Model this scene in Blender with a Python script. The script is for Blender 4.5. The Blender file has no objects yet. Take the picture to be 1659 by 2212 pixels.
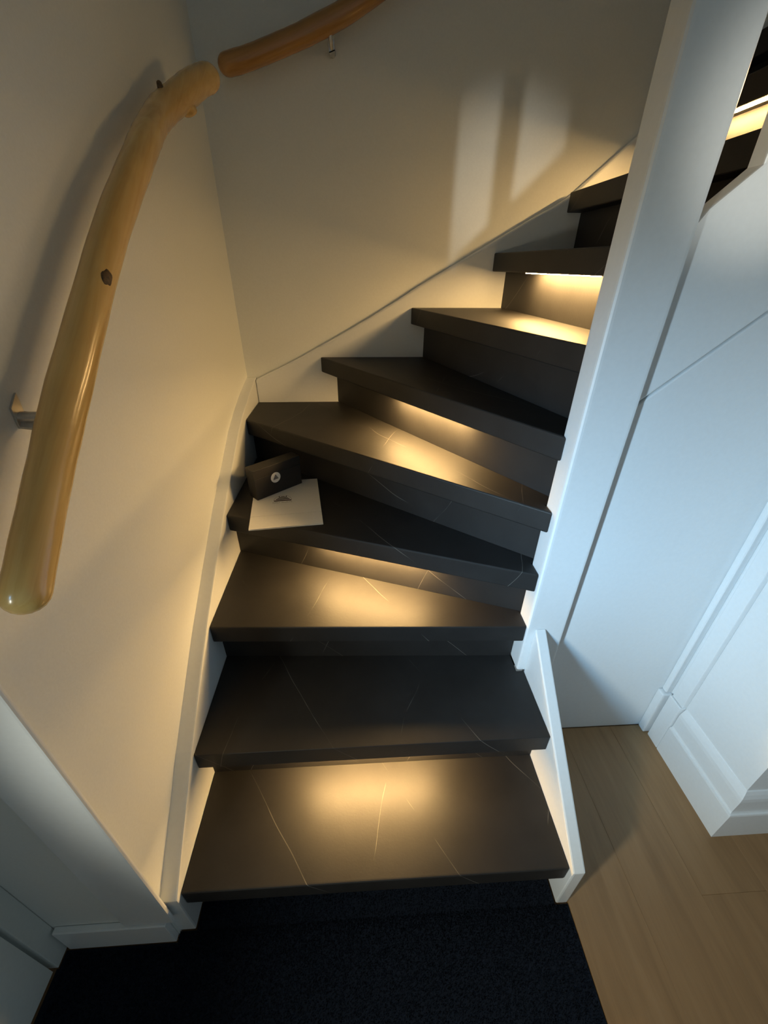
import bpy, bmesh, math, random
from mathutils import Vector, Matrix
random.seed(7)
S = bpy.context.scene
COL = S.collection

# ------------------------------------------------------------------ camera
cam_d = bpy.data.cameras.new('camera'); cam = bpy.data.objects.new('camera', cam_d); COL.objects.link(cam)
cam_d.sensor_fit = 'HORIZONTAL'; cam_d.sensor_width = 36.0
cam_d.lens = 885.067 / 1659 * 36.0
cam_d.clip_start = 0.01
_r = Vector((0.998496, -0.054414, 0.006738)); _u = Vector((0.022369, 0.516474, 0.856011)); _f = Vector((0.050058, 0.854572, -0.516914))
M = Matrix((( _r.x, _u.x, -_f.x, 0.457187), (_r.y, _u.y, -_f.y, -0.391075), (_r.z, _u.z, -_f.z, 1.479129), (0, 0, 0, 1)))
cam.matrix_world = M
S.camera = cam

# ------------------------------------------------------------------ view / world
S.view_settings.view_transform = 'Standard'; S.view_settings.look = 'None'
S.view_settings.gamma = 1.0; S.view_settings.use_curve_mapping = False
S.view_settings.exposure = 0.12
w = bpy.data.worlds.new('world'); S.world = w; w.use_nodes = True
w.node_tree.nodes['Background'].inputs[0].default_value = (0.76, 0.93, 1.0, 1)
w.node_tree.nodes['Background'].inputs[1].default_value = 0.155

# ------------------------------------------------------------------ lights
def aim(o, tgt):
    d = Vector(tgt) - o.location
    o.rotation_euler = d.to_track_quat('-Z', 'Y').to_euler()
def area_light(name, loc, tgt, sx, sy, energy, col, spread=math.pi):
    l = bpy.data.lights.new(name, 'AREA'); l.shape = 'RECTANGLE'; l.size = sx; l.size_y = sy
    l.energy = energy; l.color = col; l.spread = spread
    o = bpy.data.objects.new(name, l); COL.objects.link(o); o.location = loc; aim(o, tgt); return o
def spot_light(name, loc, tgt, energy, col, angle, blend, radius):
    l = bpy.data.lights.new(name, 'SPOT'); l.energy = energy; l.color = col
    l.spot_size = angle; l.spot_blend = blend; l.shadow_soft_size = radius
    o = bpy.data.objects.new(name, l); COL.objects.link(o); o.location = loc; aim(o, tgt); return o
# daylight that falls through the narrow pane of the entrance door on the left
area_light('door_pane_daylight_upper', (-0.29, -0.70, 1.30), (1.00, 0.36, 0.80), 0.09, 0.22, 2.5, (0.30, 0.64, 1.0), math.radians(50))
area_light('door_pane_daylight_lower', (-0.29, -0.68, 1.08), (1.30, 0.12, 0.50), 0.10, 0.20, 3.9, (1.0, 1.0, 0.86), math.radians(92))
# spot lamp in the hall behind the viewer, it reaches the stair wall through the balusters
spot_light('hall_spot', (1.50, -1.45, 1.66), (1.0, 1.48, 1.69), 66, (1.0, 0.98, 0.88), math.radians(14), 1.0, 0.03)

# ------------------------------------------------------------------ materials
def mat(name):
    m = bpy.data.materials.new(name); m.use_nodes = True
    n = m.node_tree.nodes; return m, n, m.node_tree.links, n['Principled BSDF']
def coords(n, l, scale=(1, 1, 1), rot=(0, 0, 0), rnd=0, vt='POINT'):
    tc = n.new('ShaderNodeTexCoord'); mp = n.new('ShaderNodeMapping'); mp.vector_type = vt
    mp.inputs['Scale'].default_value = scale; mp.inputs['Rotation'].default_value = rot
    if rnd:
        oi = n.new('ShaderNodeObjectInfo'); mu = n.new('ShaderNodeMath'); mu.operation = 'MULTIPLY'; mu.inputs[1].default_value = rnd
        l.new(oi.outputs['Random'], mu.inputs[0]); ad = n.new('ShaderNodeVectorMath'); ad.operation = 'ADD'
        l.new(tc.outputs['Object'], ad.inputs[0]); l.new(mu.outputs[0], ad.inputs[1]); l.new(ad.outputs[0], mp.inputs['Vector'])
    else:
        l.new(tc.outputs['Object'], mp.inputs['Vector'])
    return mp.outputs['Vector']
def noise(n, l, vec, scale, detail=4, rough=0.55, dist=0):
    t = n.new('ShaderNodeTexNoise'); t.inputs['Scale'].default_value = scale; t.inputs['Detail'].default_value = detail
    t.inputs['Roughness'].default_value = rough; t.inputs['Distortion'].default_value = dist
    l.new(vec, t.inputs['Vector']); return t.outputs['Fac']
def ramp(n, l, fac, stops):
    r = n.new('ShaderNodeValToRGB'); e = r.color_ramp.elements
    while len(e) < len(stops): e.new(0.5)
    for i, (p, c) in enumerate(stops):
        e[i].position = p; e[i].color = (*c, 1) if len(c) == 3 else c
    l.new(fac, r.inputs[0]); return r.outputs[0]
def bump(n, l, fac, bsdf, strength, dist=0.002):
    b = n.new('ShaderNodeBump'); b.inputs['Strength'].default_value = strength; b.inputs['Distance'].default_value = dist
    l.new(fac, b.inputs['Height']); l.new(b.outputs[0], bsdf.inputs['Normal'])

def plain(name, col, rough=0.5, nscale=60, bstr=0.15, var=0.06, metallic=0.0, spec=0.5):
    m, n, l, b = mat(name); v = coords(n, l)
    f = noise(n, l, v, nscale)
    lo = tuple(c * (1 - var) for c in col); hi = tuple(min(1, c * (1 + var)) for c in col)
    l.new(ramp(n, l, f, [(0.3, lo), (0.7, hi)]), b.inputs['Base Color'])
    b.inputs['Roughness'].default_value = rough; b.inputs['Metallic'].default_value = metallic
    b.inputs['Specular IOR Level'].default_value = spec
    if bstr: bump(n, l, f, b, bstr)
    return m

def stone():
    m, n, l, b = mat('dark_stone_laminate')
    v = coords(n, l, rnd=37.0)
    f = noise(n, l, v, 9, 8, 0.65)
    base = ramp(n, l, f, [(0.25, (0.0163, 0.0154, 0.0148)), (0.75, (0.0262, 0.0249, 0.0240))])
    # thin straight broken veins in two directions
    masks = []
    for (dx, dy, dz), fr, wd, thr, ns in (((0.80, 0.52, 0.75), 3.3, 0.0026, 0.50, 3.4), ((0.93, -0.30, -0.45), 2.3, 0.0016, 0.52, 4.2)):
        dp = n.new('ShaderNodeVectorMath'); dp.operation = 'DOT_PRODUCT'; dp.inputs[1].default_value = (dx * fr, dy * fr, dz * fr); l.new(v, dp.inputs[0])
        na = n.new('ShaderNodeMath'); na.operation = 'MULTIPLY_ADD'; na.inputs[1].default_value = 0.35
        l.new(noise(n, l, v, 1.7, 3, 0.4), na.inputs[0]); l.new(dp.outputs['Value'], na.inputs[2])
        pp = n.new('ShaderNodeMath'); pp.operation = 'PINGPONG'; pp.inputs[1].default_value = 0.5; l.new(na.outputs[0], pp.inputs[0])
        line = n.new('ShaderNodeMapRange'); line.inputs['From Min'].default_value = wd * 0.4; line.inputs['From Max'].default_value = wd * 1.6
        line.inputs['To Min'].default_value = 1; line.inputs['To Max'].default_value = 0; l.new(pp.outputs[0], line.inputs['Value'])
        mk = n.new('ShaderNodeMapRange'); mk.inputs['From Min'].default_value = thr; mk.inputs['From Max'].default_value = thr + 0.10
        l.new(noise(n, l, v, ns, 3, 0.6), mk.inputs['Value'])
        mu = n.new('ShaderNodeMath'); mu.operation = 'MULTIPLY'; l.new(line.outputs[0], mu.inputs[0]); l.new(mk.outputs[0], mu.inputs[1])
        masks.append(mu.outputs[0])
    mxm = n.new('ShaderNodeMath'); mxm.operation = 'MAXIMUM'; l.new(masks[0], mxm.inputs[0]); l.new(masks[1], mxm.inputs[1])
    mix = n.new('ShaderNodeMix'); mix.data_type = 'RGBA'; l.new(mxm.outputs[0], mix.inputs['Factor'])
    l.new(base, mix.inputs['A']); mix.inputs['B'].default_value = (0.125, 0.117, 0.105, 1)
    l.new(mix.outputs['Result'], b.inputs['Base Color'])
    b.inputs['Roughness'].default_value = 0.54; b.inputs['Specular IOR Level'].default_value = 0.32
    bump(n, l, noise(n, l, v, 140, 5, 0.7), b, 0.22, 0.0012)
    return m

def wood_rail(rot=(math.radians(40), 0, 0)):
    m, n, l, b = mat('oiled_branch_wood')
    v = coords(n, l, scale=(1 / 34, 1 / 1.6, 1 / 34), rot=rot, vt='TEXTURE')
    f = noise(n, l, v, 1.6, 6, 0.6, 0.6)
    v2 = coords(n, l); g = noise(n, l, v2, 5, 3)
    c1 = ramp(n, l, f, [(0.25, (0.60, 0.36, 0.105)), (0.5, (0.70, 0.455, 0.15)), (0.75, (0.78, 0.54, 0.21))])
    mix = n.new('ShaderNodeMix'); mix.data_type = 'RGBA'; mix.blend_type = 'MULTIPLY'; mix.inputs['Factor'].default_value = 0.7
    l.new(c1, mix.inputs['A']); l.new(ramp(n, l, g, [(0.3, (0.80, 0.72, 0.62)), (0.65, (1, 1, 1))]), mix.inputs['B'])
    l.new(mix.outputs['Result'], b.inputs['Base Color'])
    b.inputs['Roughness'].default_value = 0.24; b.inputs['Coat Weight'].default_value = 0.35; b.inputs['Coat Roughness'].default_value = 0.12
    bump(n, l, f, b, 0.12, 0.001); return m

def wood_dark():
    m = wood_rail((math.radians(20), 0, math.radians(-90))); m.name = 'dark_branch_wood'
    cr = [q for q in m.node_tree.nodes if q.bl_idname == 'ShaderNodeValToRGB' and len(q.color_ramp.elements) == 3][0]
    for e, c in zip(cr.color_ramp.elements, ((0.36, 0.17, 0.045), (0.45, 0.235, 0.07), (0.54, 0.30, 0.10))): e.color = (*c, 1)
    return m

def oak():
    m, n, l, b = mat('oak_floor')
    v = coords(n, l, scale=(16, 1.4, 16), rnd=11.0)
    f = noise(n, l, v, 2.2, 6, 0.6, 0.4)
    l.new(ramp(n, l, f, [(0.25, (0.24, 0.138, 0.060)), (0.55, (0.31, 0.183, 0.082)), (0.8, (0.35, 0.215, 0.105))]), b.inputs['Base Color'])
    b.inputs['Roughness'].default_value = 0.5
    bump(n, l, f, b, 0.1, 0.001); return m

def emit(name, col, strength):
    m, n, l, b = mat(name)
    b.inputs['Base Color'].default_value = (0.9, 0.88, 0.8, 1); b.inputs['Emission Color'].default_value = (*col, 1)
    b.inputs['Emission Strength'].default_value = strength
    return m

LED_COL = (1.0, 0.61, 0.225)
M_STONE = stone(); M_RAIL = wood_rail(); M_RAIL2 = wood_dark(); M_OAK = oak()
M_WALL = plain('wall_plaster', (0.755, 0.775, 0.745), 0.7, 180, 0.12, 0.02)
M_WHITE = plain('white_paint', (0.80, 0.825, 0.83), 0.36, 90, 0.06, 0.015)
M_DOOR = plain('door_paint', (0.70, 0.74, 0.72), 0.45, 90, 0.06, 0.02)
M_MAT = plain('mat_fibre', (0.010, 0.014, 0.023), 0.95, 400, 0.5, 0.4, spec=0.1)
M_KNOT = plain('knot_bark', (0.10, 0.055, 0.02), 0.6, 150, 0.6, 0.5)
M_STEEL = plain('brushed_steel', (0.62, 0.60, 0.56), 0.35, 120, 0.05, 0.08, metallic=0.9)
M_BOX = plain('black_card', (0.022, 0.020, 0.019), 0.55, 200, 0.08, 0.1)
M_PAPER = plain('white_paper', (0.90, 0.89, 0.86), 0.6, 120, 0.03, 0.015)
M_STICKER = plain('sticker_paper', (0.86, 0.85, 0.82), 0.5, 120, 0.0, 0.01)
M_INK = plain('brown_ink', (0.055, 0.035, 0.025), 0.6, 200, 0.0, 0.1)
M_INK2 = plain('pale_ink', (0.42, 0.40, 0.36), 0.6, 200, 0.0, 0.1)
M_LED = {k: emit('led_diffuser', LED_COL, 470.0 * f) for k, f in ((2, 0.88), (4, 0.98), (6, 0.95), (8, 0.92), (10, 0.80))}
M_GAP = plain('seam_shadow_gap', (0.10, 0.10, 0.09), 0.8, 60, 0.0, 0.05)
M_GLASS, _n, _l, _b = mat('door_glass'); _b.inputs['Transmission Weight'].default_value = 1.0; _b.inputs['Roughness'].default_value = 0.25; _b.inputs['Base Color'].default_value = (0.8, 0.93, 1, 1)

# ------------------------------------------------------------------ mesh helpers
def link(name, bm, m, parent=None, smooth=False, bevel=0.0, seg=2, label=None):
    if bevel:
        bmesh.ops.remove_doubles(bm, verts=bm.verts, dist=1e-6)
        ed = [e for e in bm.edges if len(e.link_faces) == 2 and e.calc_face_angle(0) > 0.5]
        bmesh.ops.bevel(bm, geom=ed, offset=bevel, segments=seg, profile=0.6, affect='EDGES', clamp_overlap=True)
    bmesh.ops.recalc_face_normals(bm, faces=bm.faces)
    me = bpy.data.meshes.new(name); bm.to_mesh(me); bm.free()
    me.materials.append(m)
    if smooth:
        for f in me.polygons: f.use_smooth = True
    o = bpy.data.objects.new(name, me); COL.objects.link(o)
    if parent is not None:
        o.parent = parent
        o.matrix_parent_inverse = world_of(parent).inverted()
    if label: o['label'] = label
    return o
def world_of(o):
    return Matrix.Translation(o.location) if o.parent is None else Matrix.Identity(4)
def thing(name, loc, label, cat, group=None):
    o = bpy.data.objects.new(name, None); COL.objects.link(o); o.location = loc; o.empty_display_size = 0.05
    o['label'] = label; o['category'] = cat
    if group: o['group'] = group
    return o
def struct(o, label=None):
    o['kind'] = 'structure'
    if label: o['label'] = label
    return o
def add_prism(bm, poly, a, b, axis='z'):
    """extrude a 2-D polygon between a and b; axis z: (x,y), axis y: (x,z), axis x: (y,z)"""
    def P(q, t):
        return {'z': (q[0], q[1], t), 'y': (q[0], t, q[1]), 'x': (t, q[0], q[1])}[axis]
    lo = [bm.verts.new(P(q, a)) for q in poly]; hi = [bm.verts.new(P(q, b)) for q in poly]
    n = len(poly)
    bm.faces.new(lo[::-1]); bm.faces.new(hi)
    for i in range(n):
        bm.faces.new((lo[i], lo[(i + 1) % n], hi[(i + 1) % n], hi[i]))
def add_box(bm, x0, x1, y0, y1, z0, z1):
    add_prism(bm, [(x0, y0), (x1, y0), (x1, y1), (x0, y1)], z0, z1)
def prism(poly, a, b, axis='z'):
    bm = bmesh.new(); add_prism(bm, poly, a, b, axis); return bm
def box(x0, x1, y0, y1, z0, z1):
    bm = bmesh.new(); add_box(bm, x0, x1, y0, y1, z0, z1); return bm
def catmull(pts, n=8):
    out = []
    for i in range(len(pts) - 1):
        p0 = pts[max(i - 1, 0)]; p1 = pts[i]; p2 = pts[i + 1]; p3 = pts[min(i + 2, len(pts) - 1)]
        for k in range(n):
            t = k / n
            out.append([0.5 * ((2 * b) + (-a + c) * t + (2 * a - 5 * b + 4 * c - d) * t * t + (-a + 3 * b - 3 * c + d) * t ** 3) for a, b, c, d in zip(p0, p1, p2, p3)])
    out.append(list(pts[-1])); return out
def add_tube(bm, pts, ns=20, caps='round', wob=0.0):
    """pts: list of (x,y,z,r)"""
    P = [Vector(p[:3]) for p in pts]; R = [p[3] for p in pts]
    if caps == 'round':
        d0 = (P[0] - P[1]).normalized(); d1 = (P[-1] - P[-2]).normalized()
        pre = [(P[0] + d0 * R[0] * math.sin(a), max(R[0] * math.cos(a), 1e-4)) for a in (1.45, 1.2, 0.9, 0.6, 0.3)]
        post = [(P[-1] + d1 * R[-1] * math.sin(a), max(R[-1] * math.cos(a), 1e-4)) for a in (0.3, 0.6, 0.9, 1.2, 1.45)]
        P = [a for a, _ in pre] + P + [a for a, _ in post]; R = [b for _, b in pre] + R + [b for _, b in post]
    rings = []; up = Vector((1, 0.13, 0.2)).normalized()
    for i, p in enumerate(P):
        t = (P[min(i + 1, len(P) - 1)] - P[max(i - 1, 0)]).normalized()
        u = (up - t * up.dot(t)).normalized(); v = t.cross(u); up = u
        ring = []
        for k in range(ns):
            a = 2 * math.pi * k / ns
            rr = R[i] * (1 + wob * (math.sin(2 * a + i * 0.35) * 0.5 + math.sin(3 * a - i * 0.22) * 0.3))
            ring.append(bm.verts.new(p + u * math.cos(a) * rr + v * math.sin(a) * rr))
        rings.append(ring)
    for a, b in zip(rings, rings[1:]):
        for k in range(ns): bm.faces.new((a[k], a[(k + 1) % ns], b[(k + 1) % ns], b[k]))
    bm.faces.new(rings[0][::-1]); bm.faces.new(rings[-1])
def clip(poly, n, c):
    """keep n.p >= c"""
    out = []
    for i in range(len(poly)):
        a, b = poly[i], poly[(i + 1) % len(poly)]
        da = n[0] * a[0] + n[1] * a[1] - c; db = n[0] * b[0] + n[1] * b[1] - c
        if da >= 0: out.append(a)
        if (da >= 0) != (db >= 0):
            t = da / (da - db); out.append((a[0] + (b[0] - a[0]) * t, a[1] + (b[1] - a[1]) * t))
    res = []
    for q in out:
        if not res or math.hypot(q[0] - res[-1][0], q[1] - res[-1][1]) > 1e-5: res.append(q)
    if len(res) > 1 and math.hypot(res[0][0] - res[-1][0], res[0][1] - res[-1][1]) < 1e-5: res.pop()
    return res

H = 0.19; TH = 0.0613; YB = 1.4563; WALLX = -0.04; WALLY = 1.486; TOP = 3.1

# ------------------------------------------------------------------ shell
struct(link('wall_left', prism([(-0.42, -0.021), (WALLX, -0.021), (WALLX, WALLY), (-0.16, WALLY), (-0.16, 0.09), (-0.42, 0.09)], -0.03, TOP), M_WALL), 'cream plastered stair wall carrying the long handrail')
struct(link('wall_back', box(-0.16, 2.75, WALLY, WALLY + 0.1, -0.03, TOP), M_WALL), 'cream plastered wall behind the winding steps')
struct(link('wall_right', prism([(1.51, 0.13), (2.75, 0.13), (2.75, 0.462), (1.51, 0.462)], -0.03, TOP), M_WHITE), 'white painted wall end right of the stair panel')
struct(link('ceiling', box(-0.42, 2.75, -2.6, WALLY, TOP, TOP + 0.05), M_WALL), 'pale ceiling over the stairwell')

# floor with oak planks
fl = struct(link('floor', box(-0.42, 2.75, -2.6, 0.50, -0.05, -0.012), M_OAK), 'oak plank floor right of the stairs')
ybreaks = [[-2.6, -1.05, 0.463], [-2.6, -0.32, 0.463], [-2.6, -1.7, -0.02, 0.463], [-2.6, -0.75, 0.463]]
x = 0.989; i = 0; pw = 0.187
while x < 2.74:
    x1 = min(x + pw, 2.745)
    yb = ybreaks[i % 4]
    for a, b in zip(yb, yb[1:]):
        if x > 1.45 and b > 0.13: b = 0.112 if x > 1.5 else b
        if b - a > 0.02:
            xr = x1
            link('plank', box(x + 0.0001, xr - 0.0001, a + 0.0001, b - 0.0001, -0.012, 0.0), M_OAK, fl, bevel=0.0006, seg=1)
    x = x1; i += 1
for a, b in ((-2.6, -1.32),):
    for k in range(7):
        link('plank', box(-0.31 + k * 0.1855, -0.31 + (k + 1) * 0.1855 - 0.0012, a, b, -0.012, 0.0), M_OAK, fl, bevel=0.0012, seg=1)

# wall panel below the upper flight (sloping seam below its string)
def seam(x): return 1.232 + 0.88 * (x - 1.076)
struct(link('wall_front', prism([(1.048, 0.0), (1.508, 0.0), (1.508, seam(1.508)), (1.048, seam(1.048))], 0.465, 0.49, 'y'), M_WHITE, bevel=0.003), 'white panel closing the space under the upper steps')

# left: door casing, plinth, entrance door
struct(link('trim_1', box(-0.140, -0.021, -0.031, -0.0212, 0.115, TOP - 0.002), M_WHITE, bevel=0.004), 'white door casing at the foot of the stair wall')
struct(link('baseboard_left', box(-0.305, -0.041, -0.036, -0.0212, 0.0, 0.113), M_WHITE, bevel=0.003), 'white plinth block under the door casing')
dr = struct(thing('door_1', (-0.33, -0.5, 0), 'pale entrance door with a narrow glass pane on the left', 'door')); del dr['category']
link('door_frame', prism([(-0.067, 0.0), (-0.0215, 0.0), (-0.0215, 2.16), (-1.14, 2.16), (-1.14, 0.0), (-1.08, 0.0), (-1.08, 2.1), (-0.067, 2.1)], -0.42, -0.313, 'x'), M_DOOR, dr, bevel=0.002)
bm = bmesh.new(); Y0, Y1 = -1.072, -0.075; PY0, PY1, PZ0, PZ1 = -0.745, -0.635, 0.95, 1.55
for (a, b, c, d) in ((Y0, Y1, 0.008, PZ0), (Y0, Y1, PZ1, 2.09), (Y0, PY0, PZ0, PZ1), (PY1, Y1, PZ0, PZ1)):
    add_box(bm, -0.362, -0.318, a, b, c, d)
link('door_leaf', bm, M_DOOR, dr)
link('glass_pane', box(-0.345, -0.337, PY0, PY1, PZ0, PZ1), M_GLASS, dr)
bm = bmesh.new()
for (a, b, c, d) in ((PY0 - 0.02, PY1 + 0.02, PZ0 - 0.02, PZ0), (PY0 - 0.02, PY1 + 0.02, PZ1, PZ1 + 0.02), (PY0 - 0.02, PY0, PZ0, PZ1), (PY1, PY1 + 0.02, PZ0, PZ1)):
    add_box(bm, -0.318, -0.308, a, b, c, d)
link('glazing_bead', bm, M_DOOR, dr)
bm = bmesh.new(); add_tube(bm, [(-0.318, -0.97, 1.05, 0.01), (-0.27, -0.97, 1.05, 0.01), (-0.262, -0.955, 1.05, 0.01), (-0.262, -0.86, 1.05, 0.009)], 12)
link('door_handle', bm, M_STEEL, dr, smooth=True)
struct(link('wall_hall', box(-0.42, -0.33, -2.6, -1.142, -0.03, TOP), M_WALL), 'cream hall wall beyond the entrance door')

# right: corner trim, casing, moulded baseboard
t2 = struct(link('trim_2', box(1.486, 1.5095, 0.443, 0.4645, 0.218, TOP - 0.002), M_WHITE, bevel=0.006, seg=3), 'narrow white corner moulding beside the stair panel')
link('plinth_block', box(1.474, 1.5095, 0.436, 0.4645, 0.0, 0.216), M_WHITE, t2, bevel=0.004)
t3 = struct(link('trim_3', box(1.492, 1.5095, 0.376, 0.424, 0.232, TOP - 0.002), M_WHITE, bevel=0.003), 'flat white casing on the right wall end')
link('plinth_block', box(1.487, 1.5095, 0.376, 0.428, 0.0, 0.23), M_WHITE, t3, bevel=0.003)
prof = [(0, 0), (0.022, 0), (0.022, 0.125), (0.0205, 0.13), (0.016, 0.131), (0.014, 0.138), (0.014, 0.19), (0.0125, 0.203), (0.008, 0.216), (0.003, 0.226), (0.0, 0.228)]
bm = bmesh.new()
secs = [[(1.51 - p, 0.374, z) for p, z in prof], [(1.51 - p, 0.13 - p, z) for p, z in prof], [(2.74, 0.13 - p, z) for p, z in prof]]
secs = [[bm.verts.new(q) for q in s] for s in secs]
for a, b in zip(secs, secs[1:]):
    for k in range(len(prof)): bm.faces.new((a[k], a[(k + 1) % len(prof)], b[(k + 1) % len(prof)], b[k]))
bm.faces.new(secs[0]); bm.faces.new(secs[-1][::-1])
struct(link('baseboard_right', bm, M_WHITE), 'tall moulded white baseboard around the right wall end')

# ------------------------------------------------------------------ staircase
st = thing('staircase', (0.48, 0.0, 0.0), 'winding staircase with black stone-look treads, white strings and lit steps', 'staircase')
N = {1: ((0, 0), (.953, -.002)), 2: ((0, .2205), (.953, .2217)), 3: ((0, .4827), (.930, .4407)), 4: ((0, .7992), (.930, .4470)),
     5: ((0, 1.2141), (.930, .4590)), 6: ((.2893, YB), (.930, .4810)), 7: ((.6695, YB), (.971, .503)), 8: ((.985, YB), (1.055, .503)),
     9: ((1.239, YB), (1.239, .503)), 10: ((1.4595, YB), (1.4595, .503)), 11: ((1.680, YB), (1.680, .503)), 12: ((1.9005, YB), (1.9005, .503)), 13: ((2.121, YB), (2.121, .503))}
REGION = [(0.0005, -0.01), (.9525, -0.01), (.9525, .4355), (.9295, .4355), (.9295, .5035), (2.36, .5035), (2.36, YB - 0.0005), (0.0005, YB - 0.0005)]
def hp(k, off):
    (lx, ly), (rx, ry) = N[k]; dx, dy = rx - lx, ry - ly; L = math.hypot(dx, dy)
    n = (-dy / L, dx / L); return n, n[0] * lx + n[1] * ly + off
OV = 0.055
LEDS = {2: (.31, .67), 4: (.33, .68), 6: (.41, .71), 8: (.30, .74), 10: (.28, .80)}
for k in range(1, 13):
    n, c = hp(k, 0.0); poly = clip(REGION, n, c)
    n2, c2 = hp(k + 1, OV + 0.012); poly = clip(poly, (-n2[0], -n2[1]), -c2)
    tr = link('tread', prism(poly, k * H - TH, k * H), M_STONE, st, bevel=0.005, seg=3)
    n, c = hp(k, OV); rp = clip(REGION, n, c); rp = clip(rp, (-n[0], -n[1]), -(c + 0.0115))
    link('riser', prism(rp, (k - 1) * H + (0.0005 if k > 1 else -0.012), k * H - TH - 0.0003), M_STONE, st)
    if k in LEDS:
        (lx, ly), (rx, ry) = N[k]; n, c = hp(k, 0); a, b = LEDS[k]
        A = (lx + (rx - lx) * a, ly + (ry - ly) * a); B = (lx + (rx - lx) * b, ly + (ry - ly) * b)
        q = [(A[0] + n[0] * .013, A[1] + n[1] * .013), (B[0] + n[0] * .013, B[1] + n[1] * .013), (B[0] + n[0] * .025, B[1] + n[1] * .025), (A[0] + n[0] * .025, A[1] + n[1] * .025)]
        link('light_strip', prism(q, k * H - TH - 0.0022, k * H - TH - 0.0002), M_LED[k], tr, label='glowing warm LED strip under the nosing')

# strings
ltop = [(-0.015, .197), (.047, .252), (.16, .345), (.2205, .398), (.371, .508), (.4827, .588), (.669, .704), (.80, .785), (.95, .862), (1.10, .942), (1.2141, .985), (1.34, 1.022), (YB, 1.047), (WALLY, 1.052)]
link('string', prism([(-0.015, 0.0), (WALLY - 0.0005, 0.0)] + [(y, z) for y, z in reversed(ltop[:-1])][0:0] + [(WALLY - 0.0005, 1.052)] + [(y, z) for y, z in reversed(ltop[:-1])], -0.0440, 0.0, 'x'), M_WHITE, st, bevel=0.004, label='white string board along the left wall')
btop = [(0.001, 1.047), (.09, 1.086), (.189, 1.131), (.289, 1.182), (.393, 1.235), (.50, 1.292), (.607, 1.352), (.70, 1.408), (.791, 1.457), (.90, 1.516), (.985, 1.562), (1.06, 1.602), (1.13, 1.640), (1.19, 1.668), (1.239, 1.697), (1.285, 1.735), (1.331, 1.775), (1.455, 1.882), (1.68, 2.075), (2.36, 2.657)]
link('string', prism([(0.001, 0.40), (.60, 0.40), (2.36, 1.95)] + [(x, z) for x, z in reversed(btop)], YB, WALLY + 0.004, 'y'), M_WHITE, st, bevel=0.010, seg=3, label='white string board along the back wall')
link('string', prism([(-0.015, 0.0), (.435, 0.0), (.435, .565), (-0.015, .197)], .9535, .9855, 'x'), M_WHITE, st, bevel=0.004, label='short white string board on the open right side')
def stop(x): return 1.567 + 0.9 * (x - 1.075)
link('string', prism([(1.048, seam(1.048) + 0.007), (2.36, seam(2.36) + 0.007), (2.36, stop(2.36)), (1.11, stop(1.11)), (1.075, stop(1.075)), (1.062, stop(1.075) - 0.02), (1.048, stop(1.075) - 0.06)], 0.465, 0.5025, 'y'), M_WHITE, st, bevel=0.004, label='white sloping string board of the upper flight')
bm = bmesh.new(); add_prism(bm, [(.930, .436), (1.045, .436), (1.045, .503), (.930, .503)], 0.3805, TOP - 0.002)
link('newel_post', bm, M_WHITE, st, bevel=0.009, seg=3)
link('post_foot', box(.987, 1.044, .437, .502, 0.0, 0.3800), M_WHITE, st)
for x in (1.143, 1.305, 1.467, 1.629):
    link('baluster', box(x, x + 0.046, 0.466, 0.5015, stop(x) - 0.02, TOP - 0.002), M_WHITE, st, bevel=0.003)

# ------------------------------------------------------------------ handrails
def wobble(pts, amp):
    return [(p[0], p[1], p[2], p[3] * (1 + amp * math.sin(i * 0.55) * 0.6 + amp * 0.5 * math.sin(i * 1.7 + 1))) for i, p in enumerate(pts)]
r1 = thing('handrail', (0.03, 0.013, 1.115), 'long yellowish branch handrail with knots climbing the left wall', 'handrail')
path = [(.030, .022, 1.123, .0275), (.030, .133, 1.225, .0275), (.030, .265, 1.340, .028), (.030, .489, 1.521, .028), (.030, .692, 1.660, .0285), (.024, .800, 1.722, .029), (.022, .901, 1.774, .0300), (.040, .990, 1.822, .0325), (.063, 1.074, 1.868, .0315), (.080, 1.115, 1.888, .031)]
bm = bmesh.new(); add_tube(bm, wobble(catmull(path, 8), 0.02), 24, wob=0.03); link('rail', bm, M_RAIL, r1, smooth=True)
def lump(parent, name, loc, s, d, m, lab=None):
    bm = bmesh.new(); bmesh.ops.create_icosphere(bm, subdivisions=3, radius=1.0)
    zz = Vector(d).normalized(); yy = Vector((0, .78, .63)); yy = (yy - zz * yy.dot(zz)).normalized(); xx_ = yy.cross(zz)
    q = Matrix((xx_, yy, zz)).transposed()
    rnd = random.Random(3)
    for v in bm.verts:
        k = 1 + 0.10 * math.sin(v.co.x * 5 + v.co.y * 4)
        v.co = Vector(loc) + q @ Vector((v.co.x * s[0] * k, v.co.y * s[1] * k, v.co.z * s[2]))
    return link(name, bm, m, parent, smooth=True, label=lab)
lump(r1, 'knot', (.0540, .3905, 1.4584), (.0085, .0155, .0035), (.876, -.303, .375), M_KNOT, 'dark brown knot on the rail')
bm = bmesh.new(); add_tube(bm, [(.03, .915, 1.79, .010), (.022, .920, 1.815, .0075), (.020, .922, 1.824, .006)], 10); link('twig_stub', bm, M_KNOT, r1, smooth=True, label='short dark twig stub')
lump(r1, 'burl', (.046, .985, 1.803), (.022, .030, .018), (.3, -.5, -.8), M_RAIL)

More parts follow.
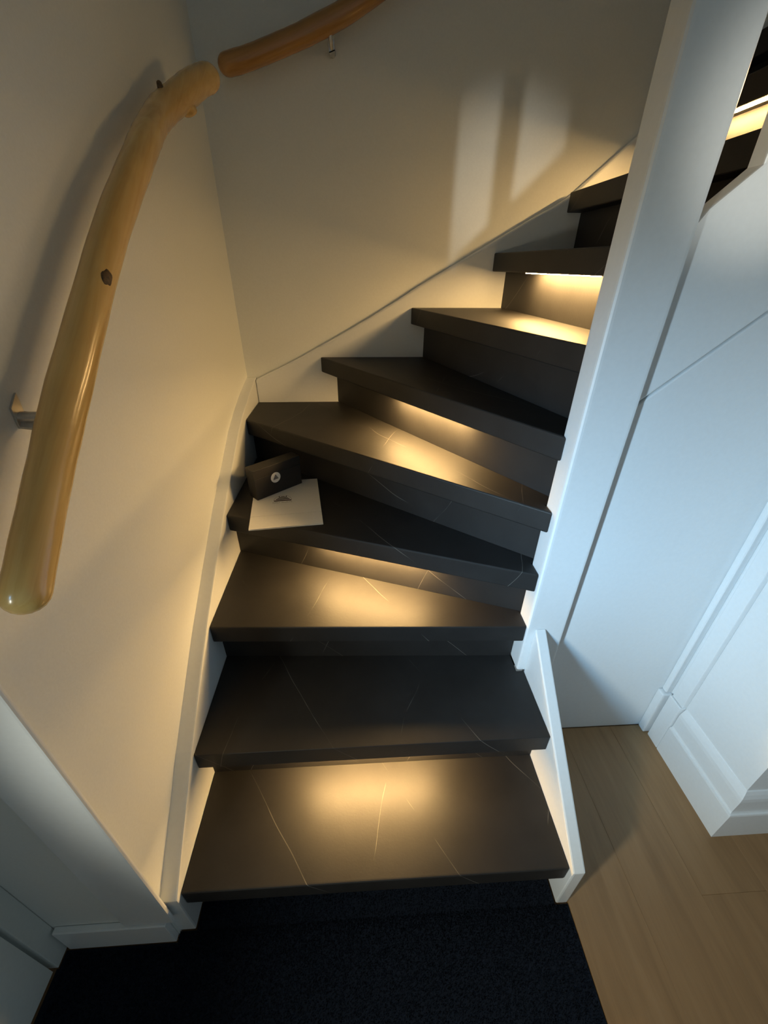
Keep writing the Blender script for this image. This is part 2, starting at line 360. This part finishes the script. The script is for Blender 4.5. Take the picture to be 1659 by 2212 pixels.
r2 = thing('handrail', (0.06, 1.416, 1.998), 'brown branch handrail starting at the corner of the back wall', 'handrail')
path = [(.072, 1.416, 2.001, .0285), (.144, 1.416, 2.018, .0285), (.25, 1.416, 2.050, .0285), (.338, 1.416, 2.080, .0285), (.489, 1.416, 2.143, .0285), (.75, 1.416, 2.29, .028), (1.05, 1.416, 2.50, .028), (1.45, 1.416, 2.82, .027)]
bm = bmesh.new(); add_tube(bm, wobble(catmull(path, 8), 0.015), 24, wob=0.02); link('rail', bm, M_RAIL2, r2, smooth=True)

def u_bracket(parent, wall, out, along, low, span, wd=0.020):
    """flat-steel U: flange on the wall, sloping web, flange up to the rail; a bolt inside"""
    wall = Vector(wall); out = Vector(out); along = Vector(along).normalized(); up = Vector((0, 0, 1)); t = 0.003
    def slab(bm, a, b, nrm, w):
        a = Vector(a); b = Vector(b); nrm = Vector(nrm).normalized() * t
        vs = [bm.verts.new(a + along * s * w + nrm * q) for q in (0, 1) for s in (-1, 1)] + [bm.verts.new(b + along * s * w + nrm * q) for q in (0, 1) for s in (-1, 1)]
        for f in ((0, 1, 3, 2), (4, 6, 7, 5), (0, 4, 5, 1), (2, 3, 7, 6), (0, 2, 6, 4), (1, 5, 7, 3)): bm.faces.new([vs[i] for i in f])
    br = bpy.data.objects.new('bracket', None); COL.objects.link(br); br.parent = parent
    br.matrix_parent_inverse = world_of(parent).inverted(); br.empty_display_size = 0.02
    w0 = wall + out * 0.0005; e = wall + out * span
    bm = bmesh.new(); slab(bm, w0 - up * low, w0 + up * 0.020, out, wd); link('wall_plate', bm, M_STEEL, br)
    bm = bmesh.new(); slab(bm, w0 + out * 0.003 - up * low, e - up * (low + 0.006), up, wd); link('web', bm, M_STEEL, br)
    bm = bmesh.new(); slab(bm, e - up * (low + 0.006), e + up * 0.012, -out, wd); link('rail_flange', bm, M_STEEL, br)
    bm = bmesh.new(); add_tube(bm, [tuple(w0 + out * 0.003 - up * 0.004) + (0.0075,), tuple(w0 + out * (span - 0.016) - up * 0.004) + (0.0075,), tuple(w0 + out * (span - 0.010) - up * 0.004) + (0.005,)], 14, caps=None)
    link('bolt', bm, M_STEEL, br, smooth=False)
u_bracket(r1, (WALLX, .218, 1.290), (1, 0, 0), (0, .76, .65), 0.010, 0.048, 0.013)
u_bracket(r2, (.392, WALLY, 2.052), (0, -1, 0), (.95, 0, .3), 0.008, 0.060, 0.009)
# stem from bracket to rail
bm = bmesh.new(); add_tube(bm, [(.392, 1.43, 2.045, .006), (.390, 1.418, 2.060, .006), (.388, 1.416, 2.085, .006)], 12); link('bracket_stem', bm, M_STEEL, r2, smooth=True)

# ------------------------------------------------------------------ folder and box on the fourth tread
Z4 = 4 * H
u = Vector((.231, .028, 0)).normalized(); v = Vector((-.047, .325, 0)).normalized()
BL = Vector((.096, .700, 0)); W_, D_ = .2327, .3284
fo = thing('paper_folder', (.19, .88, Z4), 'white folder with a brown stepped logo lying on a tread', 'folder')
def slabuv(bm, a0, a1, b0, b1, z0, z1, dz=0.0):
    vs = []
    for z in (0, 1):
        for (a, b) in ((a0, b0), (a1, b0), (a1, b1), (a0, b1)):
            p = BL + u * a + v * b; vs.append(bm.verts.new((p.x, p.y, (z0, z1)[z] + (dz if b == b0 else 0))))
    for f in ((3, 2, 1, 0), (4, 5, 6, 7), (0, 1, 5, 4), (1, 2, 6, 5), (2, 3, 7, 6), (3, 0, 4, 7)): bm.faces.new([vs[i] for i in f])
bm = bmesh.new(); slabuv(bm, 0, W_, 0, D_, Z4 + .0006, Z4 + .0018); link('back_cover', bm, M_PAPER, fo)
bm = bmesh.new(); slabuv(bm, .003, W_ - .003, .004, D_ - .003, Z4 + .0021, Z4 + .0036); link('page_stack', bm, M_PAPER, fo)
bm = bmesh.new(); slabuv(bm, 0, W_, .078, D_, Z4 + .0039, Z4 + .0047); link('front_cover', bm, M_PAPER, fo)
bm = bmesh.new(); slabuv(bm, 0, W_, .001, .0765, Z4 + .0039, Z4 + .0045, -0.0002); link('pocket_flap', bm, M_PAPER, fo)
# stepped-pyramid mark, arch and faint lettering strokes (coordinates from folder corner)
lc = Vector((.1775, .887, 0)) - BL; la, lb = lc.dot(u), lc.dot(v); ZL = Z4 + .0048
bm = bmesh.new()
for (hw, y0, y1) in ((.0300, -.004, .003), (.0235, .007, .0125), (.0180, .0155, .0195), (.0130, .0220, .0255), (.0060, .0275, .0305)):
    slabuv(bm, la - hw, la + hw, lb + y0, lb + y1, ZL, ZL + .0002)
for s in (-1, 1):
    slabuv(bm, la + s * .0125 - .0014, la + s * .0125 + .0014, lb + .0255, lb + .0330, ZL, ZL + .0002)
link('logo_steps', bm, M_INK, fo, label='brown stepped logo')
bm = bmesh.new()
for i in range(28):
    a0 = math.pi * (i / 28); a1 = math.pi * ((i + 1) / 28)
    for q in (0,):
        p = [(math.cos(a) * r * 1.0, math.sin(a) * r * 1.15) for a, r in ((a0, .0310), (a1, .0310), (a1, .0298), (a0, .0298))]
        vs = [bm.verts.new((*(BL + u * (la + x) + v * (lb + .003 + y)).xy, ZL + .0001)) for x, y in p]; bm.faces.new(vs)
link('logo_arch', bm, M_INK2, fo)
bm = bmesh.new(); rl = random.Random(5); xx = la - .034
for wlen in (5, 7):
    for k in range(wlen):
        hgt = .0075; wdt = .0036
        slabuv(bm, xx, xx + .0009, lb - .0165, lb - .0165 + hgt, ZL, ZL + .0002)
        if rl.random() > .4: slabuv(bm, xx + wdt - .0009, xx + wdt, lb - .0165, lb - .0165 + hgt * rl.choice((1, .6)), ZL, ZL + .0002)
        yy = rl.choice((0, .0033, .0066)); slabuv(bm, xx, xx + wdt, lb - .0165 + yy, lb - .0165 + yy + .0009, ZL, ZL + .0002)
        xx += .0052
    xx += .0048
link('lettering', bm, M_INK2, fo, label='faint illegible grey lettering')

ZB = Z4 + .0050
bx = thing('gift_box', (.13, .95, ZB), 'small black cardboard box with a round white sticker', 'box')
FL = Vector((.087, .884, 0)); fd = Vector((.141, .132, 0)).normalized(); bd = Vector((-fd.y, fd.x, 0)); BW, BD, BH = .193, .052, .113
def bpnt(a, b): p = FL + fd * a + bd * b; return (p.x, p.y)
link('body', prism([bpnt(0.001, 0.001), bpnt(BW - 0.001, 0.001), bpnt(BW - 0.001, BD - 0.001), bpnt(0.001, BD - 0.001)], ZB, ZB + BH - .0335), M_BOX, bx, bevel=0.0015)
link('lid', prism([bpnt(0, 0), bpnt(BW, 0), bpnt(BW, BD), bpnt(0, BD)], ZB + BH - .033, ZB + BH), M_BOX, bx, bevel=0.0015)
def disc(bm, ca, cz, r, off, th, seg=36):
    lo = []; hi = []
    for k in range(seg):
        a = 2 * math.pi * k / seg
        p = FL + fd * (ca + math.cos(a) * r); z = ZB + cz + math.sin(a) * r
        lo.append(bm.verts.new(p - bd * off + Vector((0, 0, z)))); hi.append(bm.verts.new(p - bd * (off + th) + Vector((0, 0, z))))
    bm.faces.new(hi); bm.faces.new(lo[::-1])
    for k in range(seg): bm.faces.new((lo[k], lo[(k + 1) % seg], hi[(k + 1) % seg], hi[k]))
CA, CZ = .083, .063
bm = bmesh.new(); disc(bm, CA, CZ, .0195, .0003, .0006); sk = link('sticker', bm, M_STICKER, bx, label='round white sticker with a stepped mark')
bm = bmesh.new()
for (hw, z0, z1) in ((.0105, -.0065, -.0040), (.0085, -.0030, -.0005), (.0065, .0005, .0030), (.0046, .0040, .0062), (.0026, .0070, .0100)):
    vs = []
    for off in (.0010, .0012):
        for a, z in ((CA - hw, z0), (CA + hw, z0), (CA + hw, z1), (CA - hw, z1)):
            vs.append(bm.verts.new(FL + fd * a - bd * off + Vector((0, 0, ZB + CZ + z))))
    for f in ((3, 2, 1, 0), (4, 5, 6, 7), (0, 1, 5, 4), (1, 2, 6, 5), (2, 3, 7, 6), (3, 0, 4, 7)): bm.faces.new([vs[i] for i in f])
link('sticker_mark', bm, M_INK, bx)

# ------------------------------------------------------------------ mat
mt = thing('door_mat', (0.4, -0.6, -0.012), 'dark navy fibre mat covering the floor before the first step', 'mat')
MP = [(-.3178, -1.31), (.987, -1.31), (.987, -.0165), (.952, -.0165), (.952, .052), (.001, .052), (.001, -.0165), (-.040, -.0165), (-.040, -.0365), (-.3125, -.0365), (-.3125, -.068), (-.3178, -.068)]
link('backing', prism(MP, -0.0118, -0.0040), M_MAT, mt)
vs = []; fs = []; rf = random.Random(11)
def fibre(x, y):
    a = rf.uniform(0, 6.283); wdt = rf.uniform(.0008, .0016); hh = rf.uniform(.003, .0065); lx, ly = rf.uniform(-.003, .003), rf.uniform(-.003, .003)
    i = len(vs); z = -0.0042
    vs.extend([(x + math.cos(a) * wdt, y + math.sin(a) * wdt, z), (x - math.cos(a) * wdt, y - math.sin(a) * wdt, z), (x + lx, y + ly, z + hh)]); fs.append((i, i + 1, i + 2))
for _ in range(90000):
    y = -0.018 - 0.62 * rf.random() ** 1.3
    x = rf.uniform(-.304, .983)
    if x < -.04 and y > -.042: continue
    fibre(x, y)
for _ in range(6000): fibre(rf.uniform(.005, .948), rf.uniform(-.018, .05))
me = bpy.data.meshes.new('pile'); me.from_pydata(vs, [], fs); me.materials.append(M_MAT)
pl = bpy.data.objects.new('pile', me); COL.objects.link(pl); pl.parent = mt; pl.matrix_parent_inverse = world_of(mt).inverted(); pl['kind'] = 'stuff'
